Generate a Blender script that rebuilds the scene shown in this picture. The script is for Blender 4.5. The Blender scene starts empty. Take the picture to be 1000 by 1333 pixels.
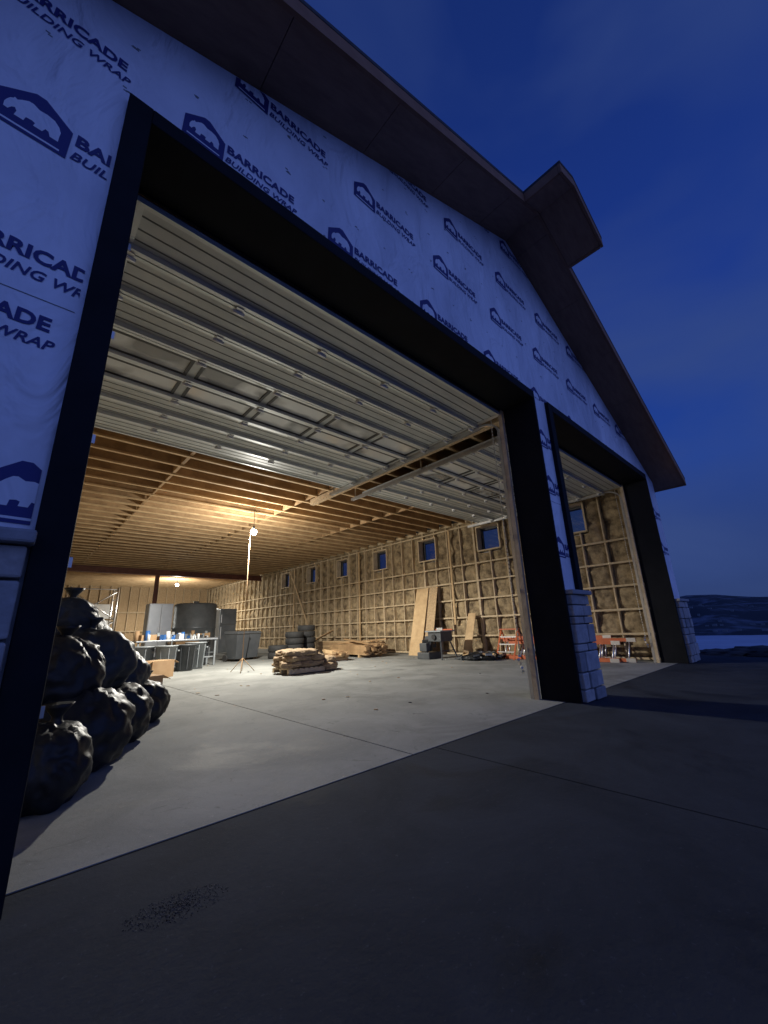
import bpy, bmesh, math, random
from mathutils import Vector, Matrix, noise, Euler
random.seed(7)
S=bpy.context.scene
col=S.collection
# ---------------------------------------------------------------- materials
def mat(name, c, rough=0.8, metal=0, c2=None, nscale=5, detail=6, bump=0, bscale=None, stretch=(1,1,1), lo=.35, hi=.65, spec=None):
    m=bpy.data.materials.new(name); m.use_nodes=True
    nt=m.node_tree; b=nt.nodes['Principled BSDF']
    b.inputs['Base Color'].default_value=(*c,1); b.inputs['Roughness'].default_value=rough; b.inputs['Metallic'].default_value=metal
    if spec is not None: b.inputs['Specular IOR Level'].default_value=spec
    tc=nt.nodes.new('ShaderNodeTexCoord'); mp=nt.nodes.new('ShaderNodeMapping'); mp.inputs['Scale'].default_value=stretch
    nt.links.new(tc.outputs['Object'],mp.inputs['Vector'])
    if c2:
        n=nt.nodes.new('ShaderNodeTexNoise'); n.inputs['Scale'].default_value=nscale; n.inputs['Detail'].default_value=detail
        n.inputs['Roughness'].default_value=.65
        r=nt.nodes.new('ShaderNodeValToRGB'); r.color_ramp.elements[0].position=lo; r.color_ramp.elements[1].position=hi
        r.color_ramp.elements[0].color=(*c,1); r.color_ramp.elements[1].color=(*c2,1)
        nt.links.new(mp.outputs[0],n.inputs['Vector']); nt.links.new(n.outputs['Fac'],r.inputs[0]); nt.links.new(r.outputs[0],b.inputs['Base Color'])
    if bump:
        n2=nt.nodes.new('ShaderNodeTexNoise'); n2.inputs['Scale'].default_value=bscale or nscale*2; n2.inputs['Detail'].default_value=8
        bp=nt.nodes.new('ShaderNodeBump'); bp.inputs['Strength'].default_value=bump; bp.inputs['Distance'].default_value=.02
        nt.links.new(mp.outputs[0],n2.inputs['Vector']); nt.links.new(n2.outputs['Fac'],bp.inputs['Height']); nt.links.new(bp.outputs[0],b.inputs['Normal'])
    return m
def concrete(name, a, b_, stain, rough, wet, spec, fine):
    m=bpy.data.materials.new(name); m.use_nodes=True; nt=m.node_tree; N=nt.nodes; L=nt.links; b=N['Principled BSDF']
    b.inputs['Specular IOR Level'].default_value=spec
    tc=N.new('ShaderNodeTexCoord')
    def nz(sc,det,lo,hi,dist=0):
        n=N.new('ShaderNodeTexNoise'); n.inputs['Scale'].default_value=sc; n.inputs['Detail'].default_value=det; n.inputs['Roughness'].default_value=.65
        n.inputs['Distortion'].default_value=dist
        r=N.new('ShaderNodeMapRange'); r.inputs[1].default_value=lo; r.inputs[2].default_value=hi
        L.new(tc.outputs['Object'],n.inputs['Vector']); L.new(n.outputs['Fac'],r.inputs[0]); return r.outputs[0]
    def mix(f,x,y):
        q=N.new('ShaderNodeMix'); q.data_type='RGBA'
        L.new(f,q.inputs[0])
        for i,v in ((6,x),(7,y)):
            if isinstance(v,tuple): q.inputs[i].default_value=(*v,1)
            else: L.new(v,q.inputs[i])
        return q.outputs[2]
    c=mix(nz(1.1,12,.34,.66,.6),a,b_)
    w=nz(.85,8,.53,.66,.7)
    c=mix(w,c,stain)
    sp=nz(38,5,.62,.74); c=mix(sp,c,tuple(min(1,v*1.3) for v in b_))
    if fine:
        sp2=nz(5,10,.60,.70,1.6); c=mix(sp2,c,tuple(v*.85 for v in stain))
    L.new(c,b.inputs['Base Color'])
    r=N.new('ShaderNodeMapRange'); r.inputs[3].default_value=rough; r.inputs[4].default_value=wet; L.new(w,r.inputs[0]); L.new(r.outputs[0],b.inputs['Roughness'])
    n=N.new('ShaderNodeTexNoise'); n.inputs['Scale'].default_value=25; n.inputs['Detail'].default_value=10; n.inputs['Roughness'].default_value=.7
    L.new(tc.outputs['Object'],n.inputs['Vector'])
    bp=N.new('ShaderNodeBump'); bp.inputs['Strength'].default_value=.35; bp.inputs['Distance'].default_value=.012; L.new(n.outputs['Fac'],bp.inputs['Height']); L.new(bp.outputs[0],b.inputs['Normal'])
    return m
M={}
M['floor']=concrete('interior_concrete',(.18,.186,.176),(.27,.276,.262),(.15,.154,.146),.88,.75,.25,True)
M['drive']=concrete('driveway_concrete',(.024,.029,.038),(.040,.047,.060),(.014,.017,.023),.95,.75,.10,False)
M['black']=mat('black_metal_trim',(.006,.007,.009),.7,0,(.010,.011,.014),3,spec=.12)
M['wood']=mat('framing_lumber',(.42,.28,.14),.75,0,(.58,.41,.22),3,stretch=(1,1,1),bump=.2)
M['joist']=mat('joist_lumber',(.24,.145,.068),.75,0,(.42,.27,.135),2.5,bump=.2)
M['stud']=mat('stud_lumber',(.42,.32,.19),.75,0,(.58,.46,.30),6,bump=.2)
M['osb']=mat('osb_board',(.30,.20,.10),.8,0,(.54,.39,.23),28,stretch=(1,1.6,1),bump=.3,lo=.4,hi=.6)
M['insul']=mat('mineral_insulation',(.085,.058,.033),.95,0,(.44,.335,.195),4.3,detail=12,bump=.8,bscale=20,lo=.33,hi=.66)
M['soffit']=mat('soffit_plywood',(.24,.125,.07),.75,0,(.33,.18,.10),3,stretch=(1,4,1),bump=.1)
M['fascia']=mat('fascia_board',(.24,.12,.065),.75,0,(.30,.16,.09),4,spec=.2)
M['shingle']=mat('roof_shingle',(.03,.03,.035),.9,0,(.06,.06,.06),20)
M['door']=mat('garage_door_steel',(.46,.485,.47),.5,.1,(.56,.58,.56),2)
M['doorline']=mat('painted_groove_shade',(.10,.105,.10),.6)  # dark strips paint in the shade of panel grooves and section gaps
M['doorrib']=mat('garage_door_strut',(.62,.64,.62),.4,.4)
M['dframe']=mat('window_frame_dark',(.06,.06,.058),.5)
M['galv']=mat('galvanized_steel',(.6,.6,.58),.35,.85,(.5,.5,.5),10)
M['steel']=mat('red_steel',(.10,.035,.025),.6,.2,(.16,.06,.04),4)
M['stones']=[mat('stone_veneer_%d'%i,c,.85,0,tuple(v*.7 for v in c),9,bump=.7,bscale=14) for i,c in enumerate([(.36,.36,.36),(.46,.45,.44),(.28,.28,.29),(.40,.38,.36)])]
M['mortar']=mat('mortar',(.12,.12,.12),.95)
M['grit']=mat('grit',(.035,.04,.05),.95)
M['joint']=mat('joint_filler',(.008,.008,.009),.95,spec=.05)
M['cap']=mat('stone_cap',(.24,.24,.25),.8,0,(.32,.32,.32),8,bump=.4)
M['print']=mat('printed_ink',(.008,.013,.14),.6)
M['bag']=mat('black_plastic',(.008,.009,.011),.5,0,(.016,.018,.021),4,bump=.5,bscale=7,spec=.3)
M['bag2']=mat('dark_gray_plastic_bag',(.022,.027,.028),.55,0,(.04,.046,.047),4,bump=.5,bscale=6,spec=.3)
M['sack']=mat('paper_sack',(.22,.15,.085),.85,0,(.34,.25,.15),5,bump=.4)
M['card']=mat('cardboard',(.33,.20,.10),.85,0,(.40,.26,.14),4)
M['gray']=mat('gray_plastic',(.20,.22,.23),.5,0,(.25,.27,.28),4)
M['dgray']=mat('dark_gray_plastic',(.05,.055,.06),.5,0,(.07,.075,.08),4)
M['rubber']=mat('tire_rubber',(.02,.02,.02),.8,0,(.03,.03,.03),12)
M['orange']=mat('orange_fiberglass',(.55,.14,.05),.5,0,(.45,.10,.03),5)
M['alu']=mat('aluminium',(.7,.7,.7),.35,.8)
M['white']=mat('white_paint',(.7,.7,.68),.6,0,(.6,.6,.58),4)
M['blue']=mat('blue_tool_plastic',(.03,.12,.35),.4)
M['tank']=mat('tank_shell',(.12,.135,.145),.4,.3,(.19,.205,.215),2)
M['silver']=mat('stainless_panel',(.42,.44,.45),.35,.6,(.36,.38,.39),2)
M['snow']=mat('snowy_ground',(.16,.17,.19),.9,0,(.70,.73,.80),.05,detail=12,lo=.28,hi=.38,bump=.3,bscale=.6)
M['dirt']=mat('dark_dirt',(.02,.02,.022),.95,0,(.05,.048,.045),3,bump=1,bscale=5)
M['hill']=mat('hill_forest',(.012,.02,.03),.95,0,(.16,.19,.25),.012,detail=12,lo=.50,hi=.68)
M['lake']=mat('lake_painted_reflection',(.38,.42,.50),.6,0,(.55,.6,.68),.008)  # pale colour paints the sky's reflection onto the lake
m=bpy.data.materials.new('window_glass'); m.use_nodes=True; nt=m.node_tree; nt.nodes.clear()
o=nt.nodes.new('ShaderNodeOutputMaterial'); mx=nt.nodes.new('ShaderNodeMixShader'); t=nt.nodes.new('ShaderNodeBsdfTransparent'); g=nt.nodes.new('ShaderNodeBsdfGlossy')
t.inputs[0].default_value=(.6,.62,.62,1); g.inputs['Roughness'].default_value=.04; mx.inputs[0].default_value=.06
nt.links.new(t.outputs[0],mx.inputs[1]); nt.links.new(g.outputs[0],mx.inputs[2]); nt.links.new(mx.outputs[0],o.inputs[0]); M['glass']=m
m=bpy.data.materials.new('door_window_plastic'); m.use_nodes=True; nt=m.node_tree; nt.nodes.clear()
o=nt.nodes.new('ShaderNodeOutputMaterial'); mx=nt.nodes.new('ShaderNodeMixShader'); t=nt.nodes.new('ShaderNodeBsdfTransparent'); g=nt.nodes.new('ShaderNodeBsdfPrincipled')
g.inputs['Base Color'].default_value=(.75,.77,.75,1); g.inputs['Roughness'].default_value=.12
nz=nt.nodes.new('ShaderNodeTexNoise'); nz.inputs['Scale'].default_value=1.6; rr=nt.nodes.new('ShaderNodeMapRange'); rr.inputs[1].default_value=.38; rr.inputs[2].default_value=.52; rr.inputs[3].default_value=.35; rr.inputs[4].default_value=.97
tc=nt.nodes.new('ShaderNodeTexCoord'); nt.links.new(tc.outputs['Object'],nz.inputs['Vector']); nt.links.new(nz.outputs['Fac'],rr.inputs[0]); nt.links.new(rr.outputs[0],mx.inputs[0])
nt.links.new(t.outputs[0],mx.inputs[1]); nt.links.new(g.outputs[0],mx.inputs[2]); nt.links.new(mx.outputs[0],o.inputs[0]); M['dglass']=m
def emis(name,c,s):
    m=bpy.data.materials.new(name); m.use_nodes=True; b=m.node_tree.nodes['Principled BSDF']
    b.inputs['Emission Color'].default_value=(*c,1); b.inputs['Emission Strength'].default_value=s; return m
M['bulb']=emis('lit_bulb',(1,.97,.92),60)
# house wrap: bumped wrinkles, with crease shading painted in as darker base colour
m=bpy.data.materials.new('house_wrap'); m.use_nodes=True; nt=m.node_tree; N=nt.nodes; L=nt.links; b=N['Principled BSDF']
b.inputs['Roughness'].default_value=.5
tc=N.new('ShaderNodeTexCoord'); mp=N.new('ShaderNodeMapping'); mp.inputs['Scale'].default_value=(1.3,1,.6); mp.inputs['Rotation'].default_value=(0,.35,0)
L.new(tc.outputs['Object'],mp.inputs[0])
n1=N.new('ShaderNodeTexNoise'); n1.inputs['Scale'].default_value=2.2; n1.inputs['Detail'].default_value=4; n1.inputs['Distortion'].default_value=1.0
n2=N.new('ShaderNodeTexNoise'); n2.inputs['Scale'].default_value=1.0; n2.inputs['Detail'].default_value=8; n2.inputs['Roughness'].default_value=.55; n2.inputs['Distortion'].default_value=.5
L.new(mp.outputs[0],n1.inputs['Vector']); L.new(mp.outputs[0],n2.inputs['Vector'])
cr=N.new('ShaderNodeValToRGB'); cr.color_ramp.elements[0].position=.32; cr.color_ramp.elements[0].color=(.52,.54,.60,1); cr.color_ramp.elements[1].position=.62; cr.color_ramp.elements[1].color=(.76,.78,.84,1)
L.new(n2.outputs['Fac'],cr.inputs[0]); L.new(cr.outputs[0],b.inputs['Base Color'])
bp=N.new('ShaderNodeBump'); bp.inputs['Strength'].default_value=.9; bp.inputs['Distance'].default_value=.11; L.new(n1.outputs['Fac'],bp.inputs['Height']); L.new(bp.outputs[0],b.inputs['Normal'])
M['wrap']=m
# ---------------------------------------------------------------- helpers
def empty(name,parent=None,loc=(0,0,0)):
    o=bpy.data.objects.new(name,None); o.location=loc; col.objects.link(o); o.parent=parent; return o
class B:
    def __init__(s): s.bm=bmesh.new(); s.mats=[]
    def mi(s,m):
        if m not in s.mats: s.mats.append(m)
        return s.mats.index(m)
    def hexa(s,p,m):
        v=[s.bm.verts.new(q) for q in p]; k=s.mi(m)
        for f in ((3,2,1,0),(4,5,6,7),(0,1,5,4),(1,2,6,5),(2,3,7,6),(3,0,4,7)):
            s.bm.faces.new([v[i] for i in f]).material_index=k
    def box(s,x0,x1,y0,y1,z0,z1,m):
        s.hexa([(x0,y0,z0),(x1,y0,z0),(x1,y1,z0),(x0,y1,z0),(x0,y0,z1),(x1,y0,z1),(x1,y1,z1),(x0,y1,z1)],m)
    def obox(s,c,size,m,rot=(0,0,0)):
        R=Euler(rot).to_matrix(); c=Vector(c); a,b_,d=[q/2 for q in size]
        s.hexa([tuple(c+R@Vector(q)) for q in [(-a,-b_,-d),(a,-b_,-d),(a,b_,-d),(-a,b_,-d),(-a,-b_,d),(a,-b_,d),(a,b_,d),(-a,b_,d)]],m)
    def beam(s,p,q,w,m,w2=None):
        p=Vector(p);q=Vector(q);d=(q-p);l=d.length;R=d.to_track_quat('Z','Y').to_matrix(); c=(p+q)/2; a=w/2;b_=(w2 or w)/2;h=l/2
        s.hexa([tuple(c+R@Vector(t)) for t in [(-a,-b_,-h),(a,-b_,-h),(a,b_,-h),(-a,b_,-h),(-a,-b_,h),(a,-b_,h),(a,b_,h),(-a,b_,h)]],m)
    def cyl(s,p,q,r0,r1,m,n=20,cap=True):
        p=Vector(p);q=Vector(q);R=(q-p).to_track_quat('Z','Y').to_matrix();k=s.mi(m)
        a=[s.bm.verts.new(p+R@Vector((r0*math.cos(t*2*math.pi/n),r0*math.sin(t*2*math.pi/n),0))) for t in range(n)]
        b_=[s.bm.verts.new(q+R@Vector((r1*math.cos(t*2*math.pi/n),r1*math.sin(t*2*math.pi/n),0))) for t in range(n)]
        for i in range(n):
            f=s.bm.faces.new([a[i],a[(i+1)%n],b_[(i+1)%n],b_[i]]); f.material_index=k; f.smooth=True
        if cap:
            s.bm.faces.new(a[::-1]).material_index=k; s.bm.faces.new(b_).material_index=k
    def lathe(s,c,prof,m,n=28):
        k=s.mi(m); rings=[]
        for r,z in prof:
            rings.append([s.bm.verts.new(Vector(c)+Vector((r*math.cos(t*2*math.pi/n),r*math.sin(t*2*math.pi/n),z))) for t in range(n)])
        for A,C in zip(rings,rings[1:]):
            for i in range(n):
                f=s.bm.faces.new([A[i],A[(i+1)%n],C[(i+1)%n],C[i]]); f.material_index=k; f.smooth=True
    def blob(s,c,r,m,e=2.0,nz=.1,ns=2,seed=0,flat=True,lv=4,rot=0,fold=0):
        k=s.mi(m); tmp=bmesh.new(); bmesh.ops.create_icosphere(tmp,subdivisions=lv,radius=1)
        mp={}
        for v in tmp.verts:
            d=v.co.normalized(); q=(abs(d.x)**e+abs(d.y)**e+abs(d.z)**e)**(1/e); p=d/q
            nn=noise.fractal(p*ns+Vector((seed*7.3,seed*1.7,seed)),1,2,4)
            rg=1-abs(noise.noise(p*ns*2.2+Vector((seed,3,seed*2))))*2
            f_=0
            if fold:
                a=math.atan2(d.y,d.x); f_=fold*(1-abs(noise.noise(Vector((math.cos(a)*3.5,math.sin(a)*3.5,d.z*1.1+seed*5))))*4)*(.3+max(0,d.z))
            p=p*(1+nz*nn+nz*.4*rg+f_)
            if flat and p.z<-.8: p.z=-.8+(p.z+.8)*.15
            x,y,z=p.x*r[0],p.y*r[1],p.z*r[2]
            x,y=x*math.cos(rot)-y*math.sin(rot),x*math.sin(rot)+y*math.cos(rot)
            mp[v.index]=s.bm.verts.new((c[0]+x,c[1]+y,c[2]+z))
        for f in tmp.faces:
            g=s.bm.faces.new([mp[v.index] for v in f.verts]); g.material_index=k; g.smooth=True
        tmp.free()
    def done(s,name,parent=None,bevel=0,recalc=True):
        if recalc: bmesh.ops.recalc_face_normals(s.bm,faces=s.bm.faces)
        me=bpy.data.meshes.new(name); s.bm.to_mesh(me); s.bm.free()
        for m in s.mats: me.materials.append(m)
        o=bpy.data.objects.new(name,me); col.objects.link(o); o.parent=parent
        if bevel:
            bv=o.modifiers.new('bevel','BEVEL'); bv.width=bevel; bv.segments=2; bv.limit_method='ANGLE'
        return o
AX,AZ=5.45,7.78
def rz(x): return AZ-.41*(AX-x) if x<AX else AZ-.475*(x-AX)
def slope(b,x0,x1,y0,y1,d0,d1,m):
    xs=[x0]+([AX] if x0<AX<x1 else [])+[x1]
    for a,c in zip(xs,xs[1:]):
        b.hexa([(a,y0,rz(a)+d0),(c,y0,rz(c)+d0),(c,y1,rz(c)+d0),(a,y1,rz(a)+d0),(a,y0,rz(a)+d1),(c,y0,rz(c)+d1),(c,y1,rz(c)+d1),(a,y1,rz(a)+d1)],m)
FY,BY=2.40,2.86       # facade front / back of the wall
HZ=4.35
D=[(0.15,5.45),(6.08,11.2)]
XL,XR=-1.2,12.05
bld=empty('garage_building')
# ---- facade
b=B()
def fpoly(x0,x1,z0,zt):
    b.hexa([(x0,FY,z0),(x1,FY,z0),(x1,BY,z0),(x0,BY,z0),(x0,FY,zt(x0)),(x1,FY,zt(x1)),(x1,BY,zt(x1)),(x0,BY,zt(x0))],M['wrap'])
wt=lambda x: rz(x)-.19
for a,c in ((XL,D[0][0]),(D[0][1],D[1][0]),(D[1][1],XR)): fpoly(a,c,0,lambda x:HZ)
for a,c in ((XL,AX),(AX,XR)): fpoly(a,c,HZ,wt)
b.done('wrapped_front_wall',bld)
b=B()
b.box(XL,-.01,FY-.004,FY,2.70,2.703,M['gray'])
b.box(D[0][1]+.04,5.95,FY-.004,FY,2.70,2.703,M['gray'])
for i in range(320):
    x=random.uniform(-1,11.8); z=random.choice([4.55,5.0,5.45,5.9,6.3,6.8])+random.uniform(-.02,.02)
    x=round(x/.4)*.4+random.uniform(-.02,.02)
    if z<rz(x)-.3: b.box(x-.011,x+.011,FY-.003,FY,z-.004,z+.004,M['gray'])
b.done('wrap_seams_and_staples',bld)
# ---- printed logos on the wrap
def textmesh(body,size,shear=0,off=.03):
    cu=bpy.data.curves.new('t','FONT'); cu.body=body; cu.size=size; cu.offset=size*off; cu.shear=shear; cu.space_character=1.02; cu.resolution_u=3
    o=bpy.data.objects.new('t',cu); col.objects.link(o); dg=bpy.context.evaluated_depsgraph_get(); dg.update()
    me=bpy.data.meshes.new_from_object(o.evaluated_get(dg)); bpy.data.objects.remove(o); return me
T1=textmesh('BARRICADE',.135,0,.038); T2=textmesh('BUILDING WRAP',.100,.25,.02)
def fit(me,w):
    xs=[v.co.x for v in me.vertices]; return w/(max(xs)-min(xs)),min(xs)
lb=bmesh.new()
bear=[(-.118,-.075),(-.080,-.075),(-.070,-.045),(-.055,-.040),(-.045,-.07),(-.006,-.07),(-.010,-.045),(.005,-.038),(.03,-.042),(.035,-.075),(.075,-.075),(.070,-.04),(.080,-.020),(.092,-.03),(.104,-.058),(.122,-.055),(.124,-.02),(.118,.005),(.108,.03),(.098,.038),(.094,.052),(.082,.044),(.065,.064),(.04,.086),(.02,.088),(-.01,.07),(-.045,.074),(-.08,.064),(-.105,.035),(-.118,0),(-.117,-.04)]
def logo(cx,cz,x0=-9,x1=99,house=True,sc=1,tilt=-.03):
    t=bmesh.new(); 
    def poly(pts,y,mi):
        vs=[t.verts.new((p[0],y,p[1])) for p in pts]; f=t.faces.new(vs); f.material_index=mi
    if house:
        poly([(-.15,-.13),(.15,-.13),(.15,.065),(.02,.17),(-.02,.17),(-.15,.065)],0,0)
        poly([(-p[0]*.90,p[1]*.88+.012) for p in bear],-.0015,1)
        poly([(-.12,-.112),(.12,-.112),(.12,-.100),(-.12,-.100)],-.0015,1)
    for me,w,dx,dz in ((T1,.60,.17,.0),(T2,.64,.165,-.105)):
        s,mn=fit(me,w); n0=len(t.verts); t.from_mesh(me); t.verts.ensure_lookup_table()
        for v in t.verts[n0:]:
            x,z=v.co.x,v.co.y; v.co=Vector(((x-mn)*s+dx,0,z*s+dz))
    c,sn=math.cos(tilt),math.sin(tilt)
    for v in t.verts:
        x,z=v.co.x*sc,v.co.z*sc; v.co=Vector((cx+x*c-z*sn,FY-.004+v.co.y,cz+x*sn+z*c))
    def cut(p,n):
        bmesh.ops.bisect_plane(t,geom=t.verts[:]+t.edges[:]+t.faces[:],plane_co=p,plane_no=n,clear_outer=True)
    cut((x0,0,0),(-1,0,0)); cut((x1,0,0),(1,0,0))
    cut((AX,0,AZ-.22),(-.41,0,1)); cut((AX,0,AZ-.22),(.475,0,1))
    if x0<-5 and x1>50: cut((0,0,HZ+.1),(0,0,-1))
    me=bpy.data.meshes.new('l'); t.to_mesh(me); t.free(); lb.from_mesh(me); bpy.data.meshes.remove(me)
for j in range(0,4):
    for i in range(-2,10):
        logo(.50+1.29*i+.33*j,4.68-.05*i+.93*j)
logo(-.36,3.83,x1=.0,sc=1.1); logo(-.72,2.93,x1=-.005,sc=1.05); logo(-.86,2.55,x1=-.0,sc=1.0,house=False); logo(-.06,1.64,x1=.0)
for z in (3.72,2.95,2.0): logo(5.66,z,x0=5.5,x1=5.95)
for z in (3.5,2.6): logo(11.5,z,x0=11.3,x1=12.0)
me=bpy.data.meshes.new('wrap_print'); lb.to_mesh(me); lb.free(); me.materials.append(M['print']); me.materials.append(M['wrap'])
o=bpy.data.objects.new('wrap_print',me); col.objects.link(o); o.parent=bld
# ---- black trim + reveals
b=B()
for k,(a,c) in enumerate(D):
    b.box(a-.13,a+.012,FY-.06,BY+.01,0.0,HZ+.12,M['black'])
    b.box(c-.012,c+.03,FY-.06,BY+.01,0.0,HZ+.12,M['black'])
    b.box(a+.012,c-.012,FY-.06,BY+.01,HZ-.012,HZ+.12,M['black'])
b.done('door_trim',bld,.006)
b=B()
for a,c in D:
    b.box(a-.10,a+.02,BY+.012,BY+.05,0,HZ+.1,M['black'])
    b.box(c-.07,c-.018,BY+.012,BY+.08,0,HZ+.1,M['stud'])
    b.box(a+.03,c-.10,BY+.012,BY+.03,HZ-.03,HZ+.3,M['black'])
b.done('door_jambs',bld)
# ---- stone veneer piers
b=B()
def stone(x0,x1,z1):
    b.box(x0+.01,x1-.01,FY-.05,FY-.001,0,z1,M['mortar'])
    z=0.0
    while z<z1-.02:
        h=min(random.choice([.10,.15,.20,.25]),z1-z)
        if z1-z-h<.08: h=z1-z
        x=x0
        while x<x1-.01:
            w=random.uniform(.14,.42)
            if x1-x-w<.12: w=x1-x
            d=random.uniform(.0,.035)
            b.box(x+.006,x+w-.006,FY-.10-d,FY-.03,z+.006,z+h-.006,random.choice(M['stones'])); x+=w
        z+=h
    b.box(x0-.015,x1+.015,FY-.16,FY-.002,z1,z1+.06,M['cap'])
stone(XL,.015,1.40); stone(5.485,6.09,1.34); stone(11.235,XR+.05,1.34)
b.done('stone_veneer',bld,.012)
# ---- roof
RY=1.75
b=B()
slope(b,-1.6,12.4,RY,34.6,-.05,0,M['shingle'])
slope(b,4.9,6.43,1.17,RY-.001,-.05,0,M['shingle'])
b.done('roof_deck',bld)
b=B()
slope(b,-1.6,12.4,RY+.004,RY+.045,-.22,-.052,M['fascia'])
slope(b,4.9,6.43,1.175,1.215,-.22,-.052,M['fascia'])
for x in (4.9,6.43):
    s=1 if x<AX else -1
    x0,x1=sorted((x,x+.04*s)); slope(b,x0,x1,1.22,RY,-.22,-.053,M['fascia'])
slope(b,12.355,12.40,RY+.046,34.5,-.22,-.052,M['fascia'])
slope(b,-1.6,-1.555,RY+.046,34.5,-.22,-.052,M['fascia'])
b.done('fascia',bld)
b=B()
for x in [-1.55+1.22*i for i in range(12)]:
    slope(b,x+.002,min(x+1.216,12.35),RY+.046,FY-.001,-.21,-.185,M['soffit'])
slope(b,4.945,6.385,1.22,RY+.003,-.21,-.185,M['soffit'])
slope(b,XR+.001,12.35,FY,34.5,-.21,-.185,M['soffit'])
slope(b,-1.55,XL-.001,FY,34.5,-.21,-.185,M['soffit'])
b.done('soffit',bld)
# ---- right wall with windows, left + back walls
WY=[4.55+2.77*i for i in range(7)]; W0,W1=3.44,4.24; wh=.42; YB=34.0
b=B()
x0,x1=11.88,12.045
b.box(x0,x1,BY,YB,0,W0,M['wrap']); b.box(x0,x1,BY,YB,W1,4.6,M['wrap'])
e=[BY]+[q for w in WY for q in (w-wh,w+wh)]+[YB]
for i in range(0,len(e),2): b.box(x0,x1,e[i],e[i+1],W0,W1,M['wrap'])
b.box(XL,XL+.15,BY,YB,0,4.9,M['osb'])
b.box(XL,x1,YB,YB+.15,0,7.6,M['osb'])
b.done('side_and_back_walls',bld)
b=B()
k=b.mi(M['insul']); ny=420; nzz=50; vs={}
for i in range(ny+1):
    for j in range(nzz+1):
        y=BY+.1+(YB-BY-.15)*i/ny; z=.02+4.5*j/nzz
        fy=abs(math.sin(math.pi*(y-.1)/.6)); fz=abs(math.sin(math.pi*z/.6))
        bul=.08*(min(1,fy*2))*(min(1,fz*2))+.09*noise.fractal(Vector((y*2.1,z*2.1,0)),1,2,5)
        vs[i,j]=b.bm.verts.new((11.80-bul,y,z))
for i in range(ny):
    for j in range(nzz):
        y=(vs[i,j].co.y+vs[i+1,j].co.y)/2; z=(vs[i,j].co.z+vs[i,j+1].co.z)/2
        if any(abs(y-w)<wh+.03 for w in WY) and W0-.05<z<W1+.05: continue
        f=b.bm.faces.new([vs[i,j],vs[i+1,j],vs[i+1,j+1],vs[i,j+1]]); f.material_index=k; f.smooth=True
b.done('wall_insulation',bld,recalc=False)
b=B()
y=3.1; n=0
while y<YB:
    w=next((w for w in WY if abs(y-w)<wh+.02),None)
    big=.018+.020*(n%4==0)
    if w is None: b.box(11.64,11.86,y-big,y+big,0,4.5,M['stud'])
    else:
        b.box(11.64,11.86,y-big,y+big,0,W0-.05,M['stud']); b.box(11.64,11.86,y-big,y+big,W1+.05,4.5,M['stud'])
    y+=.6; n+=1
for z in (.02,.6,1.2,1.8,2.4,3.0,4.38):
    b.box(11.61,11.638,BY+.1,YB-.01,z,z+.05,M['stud'])
for w in WY:
    b.box(11.62,11.95,w-wh-.045,w-wh,W0-.04,W1+.04,M['stud']); b.box(11.62,11.95,w+wh,w+wh+.045,W0-.04,W1+.04,M['stud'])
    b.box(11.62,11.95,w-wh,w+wh,W0-.045,W0,M['stud']); b.box(11.62,11.95,w-wh,w+wh,W1,W1+.045,M['stud'])
for yy,zz in ((8.9,1.0),(14.2,.0),(20,.0)):
    b.box(11.56,11.583,yy,yy+.08,zz,4.4,M['wood'])
b.beam((11.57,18.0,.4),(11.57,20.5,4.2),.03,M['wood'],.09)
b.box(11.58,11.9,BY+.1,YB,4.502,4.6,M['stud'])
xx=-1
while xx<11.6:
    b.box(xx-.02,xx+.02,YB-.14,YB-.001,0,4.7,M['stud']); xx+=.6
for z in (1.3,2.6): b.box(-1,11.5,YB-.16,YB-.142,z,z+.09,M['stud'])
b.done('wall_framing',bld)
b=B()
for w in WY:
    for (p,q,r,s) in ((w-wh,w+wh,W0,W0+.05),(w-wh,w+wh,W1-.05,W1),(w-wh,w-wh+.05,W0+.05,W1-.05),(w+wh-.05,w+wh,W0+.05,W1-.05)):
        b.box(11.955,12.0,p,q,r,s,M['dframe'])
    b.box(11.972,11.978,w-wh+.05,w+wh-.05,W0+.05,W1-.05,M['glass'])
b.done('side_windows',bld)
# ---- ceiling
b=B()
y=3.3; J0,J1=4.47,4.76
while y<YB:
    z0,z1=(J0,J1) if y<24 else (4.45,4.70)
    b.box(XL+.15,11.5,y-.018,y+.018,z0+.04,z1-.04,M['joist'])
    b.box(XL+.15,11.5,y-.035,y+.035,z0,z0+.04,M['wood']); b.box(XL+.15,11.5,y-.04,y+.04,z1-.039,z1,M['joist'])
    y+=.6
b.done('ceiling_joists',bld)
b=B()
for xb in (2.2,5.6,8.6):
    y=3.3
    while y<23.4:
        b.box(xb-.02+random.uniform(-.03,.03),xb+.03,y+.045,y+.555,J0+.03,J1-.05,M['joist']); y+=.6
b.box(5.62,5.74,BY+.07,9,J0-.16,J0-.01,M['osb'])
b.done('joist_blocking',bld)
b=B(); b.box(XL+.15,11.5,BY+.02,YB,J1+.002,J1+.03,M['osb']); b.done('ceiling_deck',bld)
b=B()
yb=24.3
b.box(-1,11.6,yb-.12,yb+.12,4.14,4.17,M['steel']); b.box(-1,11.6,yb-.12,yb+.12,4.42,4.445,M['steel']); b.box(-1,11.6,yb-.02,yb+.02,4.17,4.42,M['steel'])
for x in (5.6,-.8): b.box(x-.09,x+.09,yb-.09,yb+.09,0,4.14,M['steel']); b.box(x-.16,x+.16,yb-.14,yb+.14,0,.02,M['steel'])
b.done('steel_beam_and_column',bld)
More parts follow.
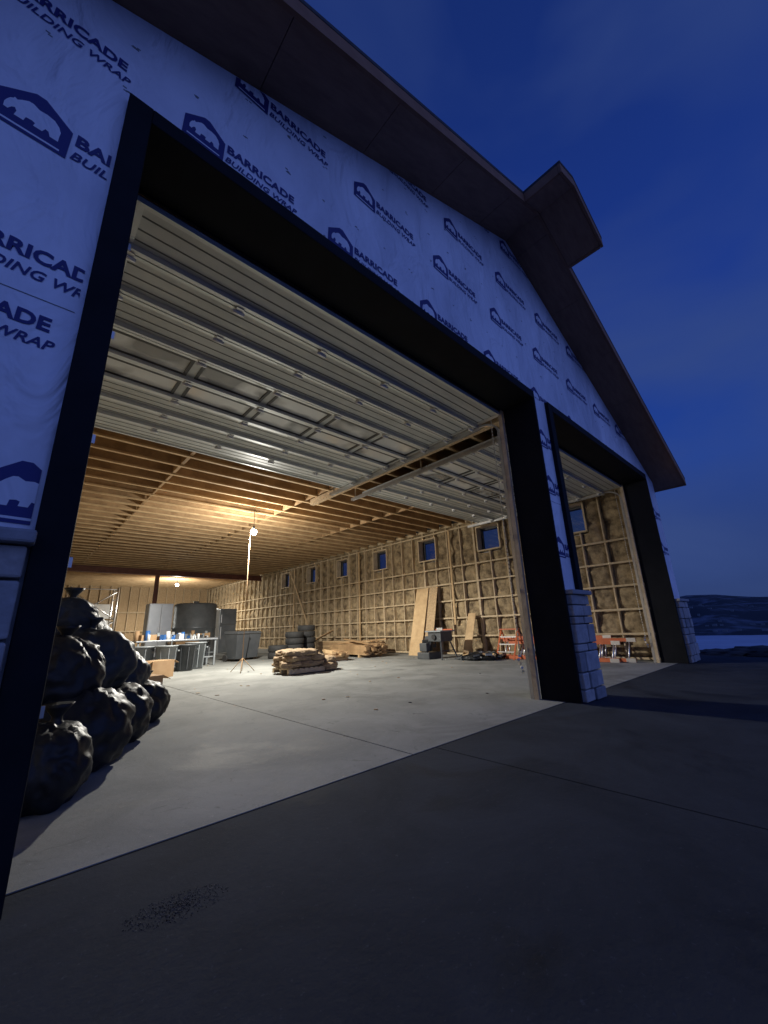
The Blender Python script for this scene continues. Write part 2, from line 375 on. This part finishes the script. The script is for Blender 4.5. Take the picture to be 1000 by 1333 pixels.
# ---- overhead doors, raised
def raised_door(a,c,name):
    p=empty(name,bld); b=B(); y=2.90; sec=.555; zb=4.29
    xs=[a+.06+(c-a-.12)*i/5 for i in range(6)]
    b.box(a+.03,c-.03,y,y+3*sec,zb+.031,zb+.034,M['doorline']); b.box(a+.03,c-.03,y+5*sec,y+8*sec,zb+.031,zb+.034,M['doorline'])
    for s in range(8):
        y0=y+s*sec+.008; y1=y+(s+1)*sec-.008
        glazed=s in (3,4)
        if not glazed:
            b.box(a+.03,c-.03,y0,y1,zb,zb+.03,M['door'])
            for q in (.13,.27,.39): b.box(a+.03,c-.03,y0+q,y0+q+.014,zb-.003,zb-.0005,M['doorline'])
        else:
            b.box(a+.03,c-.03,y0,y0+.07,zb,zb+.03,M['door']); b.box(a+.03,c-.03,y1-.07,y1,zb,zb+.03,M['door'])
            for i in range(6):
                x0=max(a+.03,xs[i]-.06); x1=min(c-.03,xs[i]+.06); b.box(x0,x1,y0+.07,y1-.07,zb,zb+.03,M['door'])
            for i in range(5):
                u,v=xs[i]+.05,xs[i+1]-.05
                b.box(u,v,y0+.06,y0+.10,zb-.012,zb+.02,M['dframe']); b.box(u,v,y1-.10,y1-.06,zb-.012,zb+.02,M['dframe'])
                b.box(u,u+.04,y0+.10,y1-.10,zb-.012,zb+.02,M['dframe']); b.box(v-.04,v,y0+.10,y1-.10,zb-.012,zb+.02,M['dframe'])
                b.box(u+.04,v-.04,y0+.10,y1-.10,zb+.006,zb+.01,M['dglass'])
        b.box(a+.03,c-.03,y0,y0+.04,zb-.022,zb-.001,M['doorrib']); b.box(a+.03,c-.03,y1-.04,y1,zb-.022,zb-.001,M['doorrib'])
        if s<7: b.box(a+.03,c-.03,y1-.085,y1-.05,zb-.06,zb-.002,M['doorrib'])
        for x in (xs[0],xs[-1]):
            x0=max(a+.03,x-.05); b.box(x0,min(c-.03,x+.05),y0+.041,y1-.09,zb-.012,zb-.004,M['doorrib'])
        if s<7:
            for x in xs:
                xx=min(max(x,a+.1),c-.1); b.obox((xx,y1,zb-.05),(.075,.10,.045),M['galv']); b.cyl((xx-.06,y1+.01,zb-.08),(xx+.06,y1+.01,zb-.08),.018,.018,M['white'],8)
    b.done('door_panels',p)
    b=B()
    for x in (a,c):
        x_=x+.02 if x==a else x-.03
        b.box(x_-.03,x_+.03,BY+.09,BY+.094,0,4.0,M['galv']); b.box(x_-.03,x_-.025,BY+.094,BY+.14,0,4.0,M['galv']); b.box(x_+.025,x_+.03,BY+.094,BY+.14,0,4.0,M['galv'])
        pts=[(x_,BY+.12+.36*(1-math.cos(t)),4.0+.24*math.sin(t)) for t in [i*math.pi/16 for i in range(9)]]
        for u,v in zip(pts,pts[1:]): b.beam(u,v,.05,M['galv'],.03)
        b.box(x_-.025,x_+.025,BY+.48,7.75,4.225,4.229,M['galv']); b.box(x_-.03,x_-.024,BY+.48,7.75,4.19,4.26,M['galv']); b.box(x_+.024,x_+.03,BY+.48,7.75,4.19,4.26,M['galv'])
        for yy in (5.3,7.6): b.box(x_-.018,x_+.018,yy,yy+.004,4.26,4.5,M['galv'])
        for zz in (.6,1.4,2.2,3.0,3.8): b.box(x_-.05,x_+.05,BY+.082,BY+.089,zz,zz+.06,M['galv'])
    b.cyl((a+.1,BY+.2,4.43),(c-.1,BY+.2,4.43),.015,.015,M['galv'],8)
    b.done('door_tracks',p)
    b=B()
    for i in range(60): b.obox((c-.10,BY+.2+.004*math.sin(i*.3),4.2-i*.06),(.012,.012,.045),M['galv'],(0,0,i*1.57))
    for i in range(6): b.obox((c-.10+.02*math.cos(i),BY+.2+.02*math.sin(i),.6-i*.05),(.03,.03,.03),M['galv'],(i,0,i))
    b.done('pull_chain',p)
raised_door(*D[0],'overhead_door'); raised_door(*D[1],'overhead_door.001')
# ---------------------------------------------------------------- slabs + ground
b=B(); g=.006
xs=[XL+.0,2.6,7.2,XR-.01]; ys=[2.55-g+.002,8.5,14.5,24,YB]
for i in range(3):
    for j in range(4): b.box(xs[i]+g,xs[i+1]-g,ys[j]+g,ys[j+1]-g,-.14,0,M['floor'])
b.box(XL+.02,XR-.03,2.556,YB-.1,-.12,-.012,M['joint'])
b.done('concrete_floor',None)
b=B()
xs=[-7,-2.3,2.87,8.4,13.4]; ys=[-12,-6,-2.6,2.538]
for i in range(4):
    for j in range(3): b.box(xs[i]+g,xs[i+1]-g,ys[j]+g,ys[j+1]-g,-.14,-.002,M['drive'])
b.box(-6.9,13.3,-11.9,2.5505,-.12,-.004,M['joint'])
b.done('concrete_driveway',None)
b=B(); k=b.mi(M['snow'])
X=[-6000,-2500,-1000,-400,-150,-60,-25,-8,5,13.5]+[13.5+1.2**i for i in range(1,45) if 13.5+1.2**i<3000]+[3000,6000]
Y=[-6000,-2500,-1000]+[-500+20*i for i in range(0,51)]+[1000,2500,6000]
Y=sorted(set(Y+[-14+4*i for i in range(14)]))
def gz(x,y):
    t=max(0,x-16); h=-36*(1-math.exp(-t/120)) - (0 if x<330 else 6)
    if x>14.5: h+= .15*noise.noise(Vector((x*.2,y*.2,0)))*min(1,(x-14.5)/4)+ min(1.5,t*.01)*noise.fractal(Vector((x*.01,y*.01,3)),1,2,4)
    return -.15+h
V=[[b.bm.verts.new((x,y,gz(x,y))) for y in Y] for x in X]
for i in range(len(X)-1):
    for j in range(len(Y)-1):
        f=b.bm.faces.new([V[i][j],V[i+1][j],V[i+1][j+1],V[i][j+1]]); f.material_index=k; f.smooth=True
b.done('ground')
b=B(); k=b.mi(M['lake'])
f=b.bm.faces.new([b.bm.verts.new(p) for p in ((260,-3000,-33.8),(1300,-3000,-33.8),(1300,3000,-33.8),(260,3000,-33.8))]); f.material_index=k
b.done('lake')
def hh(a,j): return -40+ (j/21)**.8*(105+75*noise.fractal(Vector((a*2.2,.4,0)),1,2,5)) + 25*noise.fractal(Vector((a*9,j*.25,1)),1,2,5)*min(1,j/4)
b=B(); k=b.mi(M['hill']); n=90
rows=[]
for i in range(n+1):
    a=math.radians(-60+120*i/n); r=[]
    for j in range(22):
        d=900+j*90; r.append(b.bm.verts.new((d*math.cos(a),d*math.sin(a),hh(a,j))))
    rows.append(r)
for i in range(n):
    for j in range(21):
        f=b.bm.faces.new([rows[i][j],rows[i+1][j],rows[i+1][j+1],rows[i][j+1]]); f.material_index=k; f.smooth=True
b.done('hills')
b=B()
for i in range(160):
    a=math.radians(random.uniform(-20,25)); j=random.randint(1,8); d=900+j*90
    s=random.uniform(1.2,3); x,y=d*math.cos(a),d*math.sin(a); b.box(x-s,x+s,y-s*1.5,y+s*1.5,hh(a,j)-3,hh(a,j)+2+s*.5,M['gray'])
b.done('distant_town')
b=B()
for i,(x,y,r,h) in enumerate([(14.9,2.4,1.1,.16),(15.5,1.5,1.2,.22),(16.2,.8,1.3,.18),(17,-.2,1.3,.16),(14.4,3.6,1.0,.16),(18.2,-1.2,1.5,.15)]):
    b.blob((x,y,-.12),(r,r*.8,h),M['dirt'],2,.35,3,i,False)
b.done('dirt_berm')
# ---------------------------------------------------------------- objects in the garage
def bag(c,r,seed,rot=0):
    mm=M['bag2'] if seed in (5,8,9,7) else M['bag']
    b=B(); b.blob((c[0],c[1],c[2]+r[2]*.8),r,mm,2.1,.12,1.5,seed,True,5,rot,.035)
    t=(c[0]+.05,c[1],c[2]+r[2]*1.72); b.lathe(t,[(.10,-.06),(.035,.02),(.03,.05),(.07,.10),(.09,.13),(.05,.11)],mm,14)
    return b.done('trash_bag')
for i,(c,r) in enumerate([((.50,4.35,0),(.42,.40,.34)),((.88,5.05,0),(.38,.36,.30)),((1.32,5.95,0),(.34,.33,.26)),((.42,5.3,0),(.5,.45,.40)),((.58,5.0,.48),(.44,.40,.34)),((.34,4.45,.46),(.34,.36,.30)),((.96,5.65,.34),(.38,.36,.28)),((.50,5.5,.60),(.46,.40,.36)),((.40,5.2,.92),(.30,.32,.26)),((.30,3.7,0),(.28,.36,.26))]):
    bag(c,r,i+1,i*.7)
def cbox(x,y,z,w,d,h,rot):
    b=B(); from math import cos,sin
    b.obox((x,y,z+h/2),(w,d,h),M['card'],(0,0,rot)); 
    b.obox((x,y,z+h+.002),(w*.98,.05,.004),M['stud'],(0,0,rot))
    b.obox((x-cos(rot)*(w/2+.07),y-sin(rot)*(w/2+.07),z+h-.04),(.16,d,.006),M['card'],(0,-.5,rot))
    b.obox((x+cos(rot)*(w/2+.07),y+sin(rot)*(w/2+.07),z+h-.04),(.16,d,.006),M['card'],(0,.5,rot))
    return b.done('cardboard_box',None,.003)
cbox(2.0,8.7,0,.45,.45,.30,.2); cbox(2.9,11.6,0,.6,.5,.4,.4); cbox(7.2,16.5,0,.7,.6,.5,.3); cbox(6.0,20,0,1,.8,.7,.1)
def trashcan(x,y,m='gray',r=.27,h=.72):
    b=B(); b.lathe((x,y,0),[(0,.0),(r*.8,0),(r,h*.96),(r*1.08,h*.96),(r*1.08,h),(r*.97,h),(r*.78,.03),(0,.03)],M[m],28)
    for s in (-1,1): b.obox((x+s*(r+.03),y,h*.8),(.05,.14,.03),M[m])
    for k in range(8):
        a=k*math.pi/4; b.beam((x+r*.83*math.cos(a),y+r*.83*math.sin(a),.05),(x+r*1.0*math.cos(a),y+r*1.0*math.sin(a),h*.9),.02,M[m])
    return b.done('trash_can')
trashcan(3.35,12.6); trashcan(3.95,12.9,'dgray'); trashcan(4.35,13.3,'gray',.29,.76); trashcan(2.85,12.9,'gray'); trashcan(4.9,14.6,'dgray')
def table(x,y,w,d,h):
    p=empty('work_table'); b=B()
    b.box(x,x+w,y,y+d,h-.04,h,M['silver'])
    for i in (.05,w-.08):
        for j in (.05,d-.08): b.box(x+i,x+i+.05,y+j,y+j+.05,0,h-.041,M['gray'])
    b.box(x+.1,x+w-.1,y+.07,y+.1,.25,.29,M['gray'])
    b.done('table_frame',p,.004); b=B()
    for i in range(26):
        cx=x+random.uniform(.1,w-.15); cy=y+random.uniform(.1,d-.1); s=random.uniform(.05,.15); mm=random.choice(['dgray','blue','white','card','gray','gray','bag'])
        if i%2: b.obox((cx,cy,h+s*.6+.001),(s*1.6,s,s*1.2),M[mm],(0,0,random.random()*3))
        else: b.cyl((cx,cy,h+.001),(cx,cy,h+s*2),s*.5,s*.45,M[mm],14)
    b.done('tools_and_cans',p)
table(2.9,14.1,2.4,.8,.85); table(4.7,17.3,1.8,.8,.85)
def wheelie(x,y,rot):
    b=B(); R=Matrix.Rotation(rot,4,'Z')
    def q(v): return tuple(Vector((x,y,0))+R@Vector(v))
    b.hexa([q(v) for v in [(-.22,-.24,.08),(.22,-.24,.08),(.22,.24,.08),(-.22,.24,.08),(-.29,-.34,.95),(.29,-.34,.95),(.29,.34,.95),(-.29,.34,.95)]],M['dgray'])
    b.hexa([q(v) for v in [(-.31,-.38,.955),(.31,-.38,.955),(.31,.36,.955),(-.31,.36,.955),(-.27,-.30,1.03),(.27,-.30,1.03),(.29,.36,1.06),(-.29,.36,1.06)]],M['dgray'])
    b.cyl(q((-.28,.40,1.0)),q((.28,.40,1.0)),.02,.02,M['dgray'],10)
    for s in (-1,1): b.cyl(q((s*.24,.27,.12)),q((s*.30,.27,.12)),.12,.12,M['rubber'],18); b.beam(q((s*.26,.33,.95)),q((s*.26,.41,1.0)),.03,M['dgray'])
    b.done('wheeled_bin',None,.012)
wheelie(6.35,15.0,.3); wheelie(7.0,15.4,.1)
def pallet(b,x,y,w,d,z=0):
    for i in range(7): b.box(x+i*w/7,x+i*w/7+w/10,y,y+d,z+.11,z+.13,M['stud'])
    for j in (0,d/2-.04,d-.08): b.box(x,x+w,y+j,y+j+.08,z+.02,z+.109,M['stud'])
p=empty('sack_pallet'); b=B(); pallet(b,5.0,8.8,1.0,.8); b.done('pallet',p)
b=B(); i=0
for lay,(n_,zz) in enumerate([(3,.22),(3,.35),(2,.47)]):
    for q in range(n_):
        for r in range(2):
            i+=1; b.blob((5.16+q*.33+lay*.04+random.uniform(-.04,.04),9.0+r*.38+random.uniform(-.05,.05),zz),(.25,.21,.08),M['sack'],2.8,.2,1.8,i,False,4,random.uniform(-.5,.5))
for q,(x,y,z) in enumerate([(6.2,8.95,.10),(6.42,9.2,.10),(6.28,9.1,.24)]): b.blob((x,y,z),(.23,.19,.10),M['sack'],2.6,.2,1.6,q+30,False,4,q)
b.done('paper_sacks',p)
b=B(); b.lathe((6.7,21,0),[(0,0),(1.0,0),(1.0,.06),(.96,.1),(.96,1.25),(.98,1.27),(.98,1.31),(.96,1.33),(.96,2.35),(.9,2.42),(.2,2.46),(0,2.46)],M['tank'],48)
b.cyl((6.7,21,2.44),(6.7,21,2.55),.12,.12,M['tank'],16); b.done('storage_tank')
p=empty('storage_cabinet'); b=B(); b.box(4.6,5.6,20.7,21.4,.08,2.4,M['silver']); b.box(4.65,5.55,20.75,21.35,0,.08,M['dgray'])
for x in (4.62,5.105): b.box(x,x+.475,20.675,20.698,.12,2.36,M['silver']); b.box(x+(.42 if x<5 else .03),x+(.44 if x<5 else .05),20.64,20.674,1.1,1.35,M['alu'])
b.done('cabinet_body',p,.006)
p=empty('refrigerator'); b=B(); b.box(7.9,8.75,21,21.7,.05,2.2,M['silver']); b.box(7.91,8.74,20.94,20.998,.08,1.4,M['tank']); b.box(7.91,8.74,20.94,20.998,1.42,2.18,M['tank'])
b.box(7.95,7.98,20.90,20.939,.7,1.3,M['alu']); b.box(7.95,7.98,20.90,20.939,1.5,1.9,M['alu']); b.done('fridge_body',p,.01)
b=B()
for x in (2.1,4.2):
    for y in (26.2,27.6):
        b.cyl((x,y,0),(x,y,3.6),.05,.05,M['alu'],8)
    for z in (.6,1.2,1.8,2.4,3.0,3.5): b.cyl((x,26.2,z),(x,27.6,z),.035,.035,M['alu'],8)
for z0 in (.3,1.9):
    b.cyl((2.1,26.2,z0),(4.2,26.2,z0+1.5),.03,.03,M['alu'],8); b.cyl((4.2,26.2,z0),(2.1,26.2,z0+1.5),.03,.03,M['alu'],8)
b.box(2.1,4.2,26.3,27.5,1.9,1.95,M['wood']); b.cyl((2.1,26.2,3.5),(4.2,26.2,3.5),.03,.03,M['alu'],8)
b.done('scaffold')
b=B(); b.box(1.5,5.2,YB-.20,YB-.165,.1,3.2,M['white']); b.done('plastic_sheeting')
for i,(x,y,z) in enumerate([(8.5,14.6,.0),(8.5,14.6,.24),(8.52,14.6,.48),(8.5,14.6,.72),(9.3,15.0,.0),(9.3,15.0,.24),(9.32,15.0,.48),(9.3,15.0,.72),(9.3,15.02,.96),(7.8,14.6,0),(7.8,14.6,.24)]):
    b=B(); b.lathe((x,y,z+.12),[(.20,-.10),(.24,-.115),(.33,-.115),(.36,-.09),(.365,0),(.36,.09),(.33,.115),(.24,.115),(.20,.10),(.21,0),(.20,-.10)],M['rubber'],32); b.done('tire')
def lumber(x,y,L_,n,lay,rot,name='lumber_stack',th=.045,w=.14):
    b=B(); R=Matrix.Rotation(rot,3,'Z')
    for q in (.15,.85):
        c=Vector((x,y,.045))+R@Vector((L_*(q-.5),0,0)); b.obox(c,(.09,n*w,.09),M['wood'],(0,0,rot))
    for l in range(lay):
        for i in range(n):
            if l==lay-1 and random.random()<.35: continue
            c=Vector((x,y,.09+th*(l+.5)))+R@Vector((random.uniform(-.12,.12),(i-(n-1)/2)*w,0))
            b.obox(c,(L_+random.uniform(-.15,.1),w*.93,th*.92),random.choice([M['wood'],M['joist'],M['joist']]),(0,0,rot+random.uniform(-.01,.01)))
    return b.done(name)
lumber(9.9,12.4,2.6,7,8,1.45); lumber(8.35,11.6,1.3,4,5,1.2); lumber(10.8,14.0,4.0,5,9,1.55); lumber(7.9,12.6,.9,3,5,.4)
b=B(); 
for i,(c,s_,r) in enumerate([((10.2,12.6,.50),(2.8,.14,.04),(0,.06,1.7)),((9.8,12.3,.53),(2.4,.1,.04),(0,-.06,1.3)),((11.0,17.0,.5),(3,.14,.04),(0,.3,1.6))]): b.obox(c,s_,M['joist'],r)
b.done('loose_boards')
def lean(x0,x1,y,w,h,th,m,name):
    b=B(); t=.02
    b.hexa([(x0,y,0),(x0+th,y,0),(x0+th,y+w,0),(x0,y+w,0),(x1,y+t,h),(x1+th,y+t,h),(x1+th,y+w+t,h),(x1,y+w+t,h)],m); return b.done(name)
lean(10.9,11.50,9.55,.85,2.38,.015,M['osb'],'osb_sheet'); lean(10.8,11.45,9.95,.6,2.36,.015,M['wood'],'osb_sheet')
lean(10.9,11.45,7.95,.30,1.35,.02,M['wood'],'plywood_offcut')
p=empty('table_saw'); b=B(); x,y=10.1,8.45
b.box(x-.35,x+.35,y-.32,y+.32,.80,.84,M['gray']); b.box(x-.28,x+.28,y-.26,y+.26,.52,.799,M['dgray'])
for sx in (-1,1):
    for sy in (-1,1): b.beam((x+sx*.22,y+sy*.2,.52),(x+sx*.38,y+sy*.34,0),.04,M['dgray'])
b.beam((x-.33,y-.28,.25),(x+.33,y-.28,.25),.025,M['dgray']); b.box(x-.01,x+.01,y-.12,y+.12,.841,.92,M['galv']); b.box(x+.2,x+.23,y-.34,y+.34,.841,.88,M['orange'])
b.cyl((x-.28,y,.65),(x-.33,y,.65),.08,.08,M['rubber'],16)
b.done('saw_body',p,.004)
b=B()
for i in range(5): b.obox((x-.3+.1*i,y+.35+.1*random.random(),.35+.05*i),(.22,.3,.25+.1*(i%2)),M[['dgray','bag','dgray','dgray','card'][i]],(0,0,i*.5))
b.obox((x-.1,y+.4,.1),(.6,.5,.2),M['dgray'])
b.done('tool_cases',None,.02)
b=B()
for i in range(60):
    b.obox((10.4+random.uniform(-.5,.5),7.2+random.uniform(-.55,.55),.03+random.random()*.16),(random.uniform(.1,.45),random.uniform(.04,.16),random.uniform(.02,.08)),M[random.choice(['dgray','wood','bag','gray','card','bag'])],(random.random()*.5,random.random()*.4,random.random()*3))
b.blob((10.3,7.2,.06),(.45,.5,.14),M['bag'],2,.3,2,9,False,4)
b.done('debris_pile')
def ladder(x,y0,y1,h,lean_):
    b=B(); n=int((y1-y0)/.3)
    for z,dx in ((.05,0),(h,lean_)):
        b.box(x+dx-.02,x+dx+.02,y0,y1,z-.04,z+.04,M['orange'])
        b.box(x+dx-.035,x+dx-.021,y0,y0+.2,z-.045,z+.045,M['alu'])
    for i in range(n):
        yy=y0+.15+i*.3; b.cyl((x,yy,.06),(x+lean_,yy,h-.03),.018,.018,M['alu'],10)
    return b.done('extension_ladder')
ladder(10.95,3.3,6.9,.50,.25); ladder(10.78,3.6,6.6,.44,.25); ladder(11.2,3.9,7.1,.56,.2)
b=B()
for y in (6.2,6.75): b.beam((10.5,y,0),(11.1,y+.12,.8),.045,M['orange'],.03)
for t in (.25,.5,.75): b.beam((10.5+.6*t,6.2+.12*t,.8*t),(10.5+.6*t,6.75+.12*t,.8*t),.03,M['alu'])
b.beam((11.3,6.2,0),(11.12,6.32,.8),.03,M['orange']); b.beam((11.3,6.75,0),(11.12,6.87,.8),.03,M['orange']); b.box(11.02,11.22,6.3,6.9,.8,.83,M['orange'])
b.done('step_stool')
b=B()
for i in range(70):
    x,y=random.uniform(1,10.5),random.uniform(3.3,16)
    b.obox((x,y,.006),(random.uniform(.02,.07),random.uniform(.01,.03),.008),M[random.choice(['wood','dgray','card','stud'])],(0,0,random.random()*3))
b.done('construction_litter')
b=B()
for i in range(900):
    a=random.random()*6.28; r=random.random()*.12
    x=.66+r*math.cos(a)*1.5-.3*r*math.sin(a); y=1.95+r*math.sin(a)*.8
    b.obox((x,y,-.001),(random.uniform(.001,.0035),random.uniform(.001,.003),.0016),M[random.choice(['grit','mortar','joint'])],(0,0,random.random()*3))
b.done('grit_patch')
# ---------------------------------------------------------------- lamps
def lamp(x,y,z,pw,ps,ceil,pole):
    p=empty('work_lamp'); b=B()
    b.cyl((x,y,z+.1),(x,y,ceil),.008,.008,M['rubber'],6); b.cyl((x,y,z+.06),(x,y,z+.17),.035,.03,M['dgray'],12)
    if pole:
        px=x-.10
        b.cyl((px,y,.02),(px,y,z+.12),.010,.008,M['card'],8); b.cyl((px,y,z+.12),(x,y,z+.12),.009,.009,M['card'],8)
        for k in range(3):
            a=k*2.1; b.cyl((px,y,.35),(px+.35*math.cos(a),y+.35*math.sin(a),.0),.008,.008,M['card'],6)
    b.done('stand_and_socket',p)
    b=B(); b.lathe((x,y,z),[(0,-.10),(.06,-.085),(.09,-.02),(.07,.04),(.03,.06)],M['bulb'],16); b.done('bulb',p)
    L_=bpy.data.lights.new('lamp_light','POINT'); L_.energy=pw; L_.color=(1,.96,.87); L_.shadow_soft_size=.09
    o=bpy.data.objects.new('lamp_light',L_); o.location=(x,y,z-.2); col.objects.link(o); o.parent=p
    L_=bpy.data.lights.new('lamp_downlight','SPOT'); L_.energy=ps; L_.color=(1,.96,.87); L_.shadow_soft_size=.09; L_.spot_size=math.radians(178); L_.spot_blend=.35
    o=bpy.data.objects.new('lamp_downlight',L_); o.location=(x,y,z-.22); col.objects.link(o); o.parent=p
lamp(4.83,10.76,3.8,440,1650,4.5,True)
lamp(7.5,27.5,4.05,550,900,4.48,False)
# ---------------------------------------------------------------- world
w=bpy.data.worlds.new('World'); S.world=w; w.use_nodes=True; nt=w.node_tree; N=nt.nodes; L=nt.links
bg=N['Background']; tc=N.new('ShaderNodeTexCoord'); sx=N.new('ShaderNodeSeparateXYZ'); L.new(tc.outputs['Generated'],sx.inputs[0])
r=N.new('ShaderNodeValToRGB'); L.new(sx.outputs['Z'],r.inputs[0]); E=r.color_ramp.elements
E[0].position=0; E[0].color=(.024,.042,.115,1); E[1].position=1; E[1].color=(.007,.022,.13,1)
for p_,c_ in ((.12,(.018,.042,.17,1)),(.3,(.016,.052,.27,1)),(.6,(.011,.038,.24,1))):
    q=E.new(p_); q.color=c_
mp=N.new('ShaderNodeMapping'); mp.inputs['Scale'].default_value=(1.2,1.2,3.0); mp.inputs['Rotation'].default_value=(.3,.2,0); L.new(tc.outputs['Generated'],mp.inputs[0])
nz=N.new('ShaderNodeTexNoise'); nz.inputs['Scale'].default_value=1.5; nz.inputs['Detail'].default_value=4; nz.inputs['Roughness'].default_value=.45; nz.inputs['Distortion'].default_value=.4; L.new(mp.outputs[0],nz.inputs['Vector'])
mr=N.new('ShaderNodeMapRange'); mr.inputs[1].default_value=.38; mr.inputs[2].default_value=.72; mr.inputs[4].default_value=.85; L.new(nz.outputs['Fac'],mr.inputs[0])
mx=N.new('ShaderNodeMix'); mx.data_type='RGBA'; L.new(mr.outputs[0],mx.inputs[0]); L.new(r.outputs[0],mx.inputs[6]); mx.inputs[7].default_value=(.038,.070,.215,1)
ng=N.new('ShaderNodeMapRange'); ng.interpolation_type='SMOOTHSTEP'; ng.inputs[1].default_value=-.15; ng.inputs[2].default_value=-1.0; L.new(sx.outputs['Y'],ng.inputs[0])
ad=N.new('ShaderNodeMix'); ad.data_type='RGBA'; ad.blend_type='ADD'; L.new(ng.outputs[0],ad.inputs[0]); L.new(mx.outputs[2],ad.inputs[6]); ad.inputs[7].default_value=(.125,.175,.47,1)
L.new(ad.outputs[2],bg.inputs[0]); bg.inputs[1].default_value=1.0
# ---------------------------------------------------------------- camera
cam=bpy.data.cameras.new('camera'); co=bpy.data.objects.new('camera',cam); col.objects.link(co); S.camera=co
cam.sensor_fit='HORIZONTAL'; cam.sensor_width=36; cam.lens=515/1000*36; cam.clip_end=20000; cam.clip_start=.05
Xr=Vector((580,-129,-515)).normalized(); Yr=Vector((-496,-168,-515)); Yr=(Yr-Xr*Yr.dot(Xr)).normalized(); Zr=Xr.cross(Yr)
Mx=Matrix((Xr,Yr,Zr)).to_4x4(); Mx.translation=Vector((0,0,1.0)); co.matrix_world=Mx
S.view_settings.view_transform='Standard'; S.view_settings.look='None'; S.view_settings.exposure=0
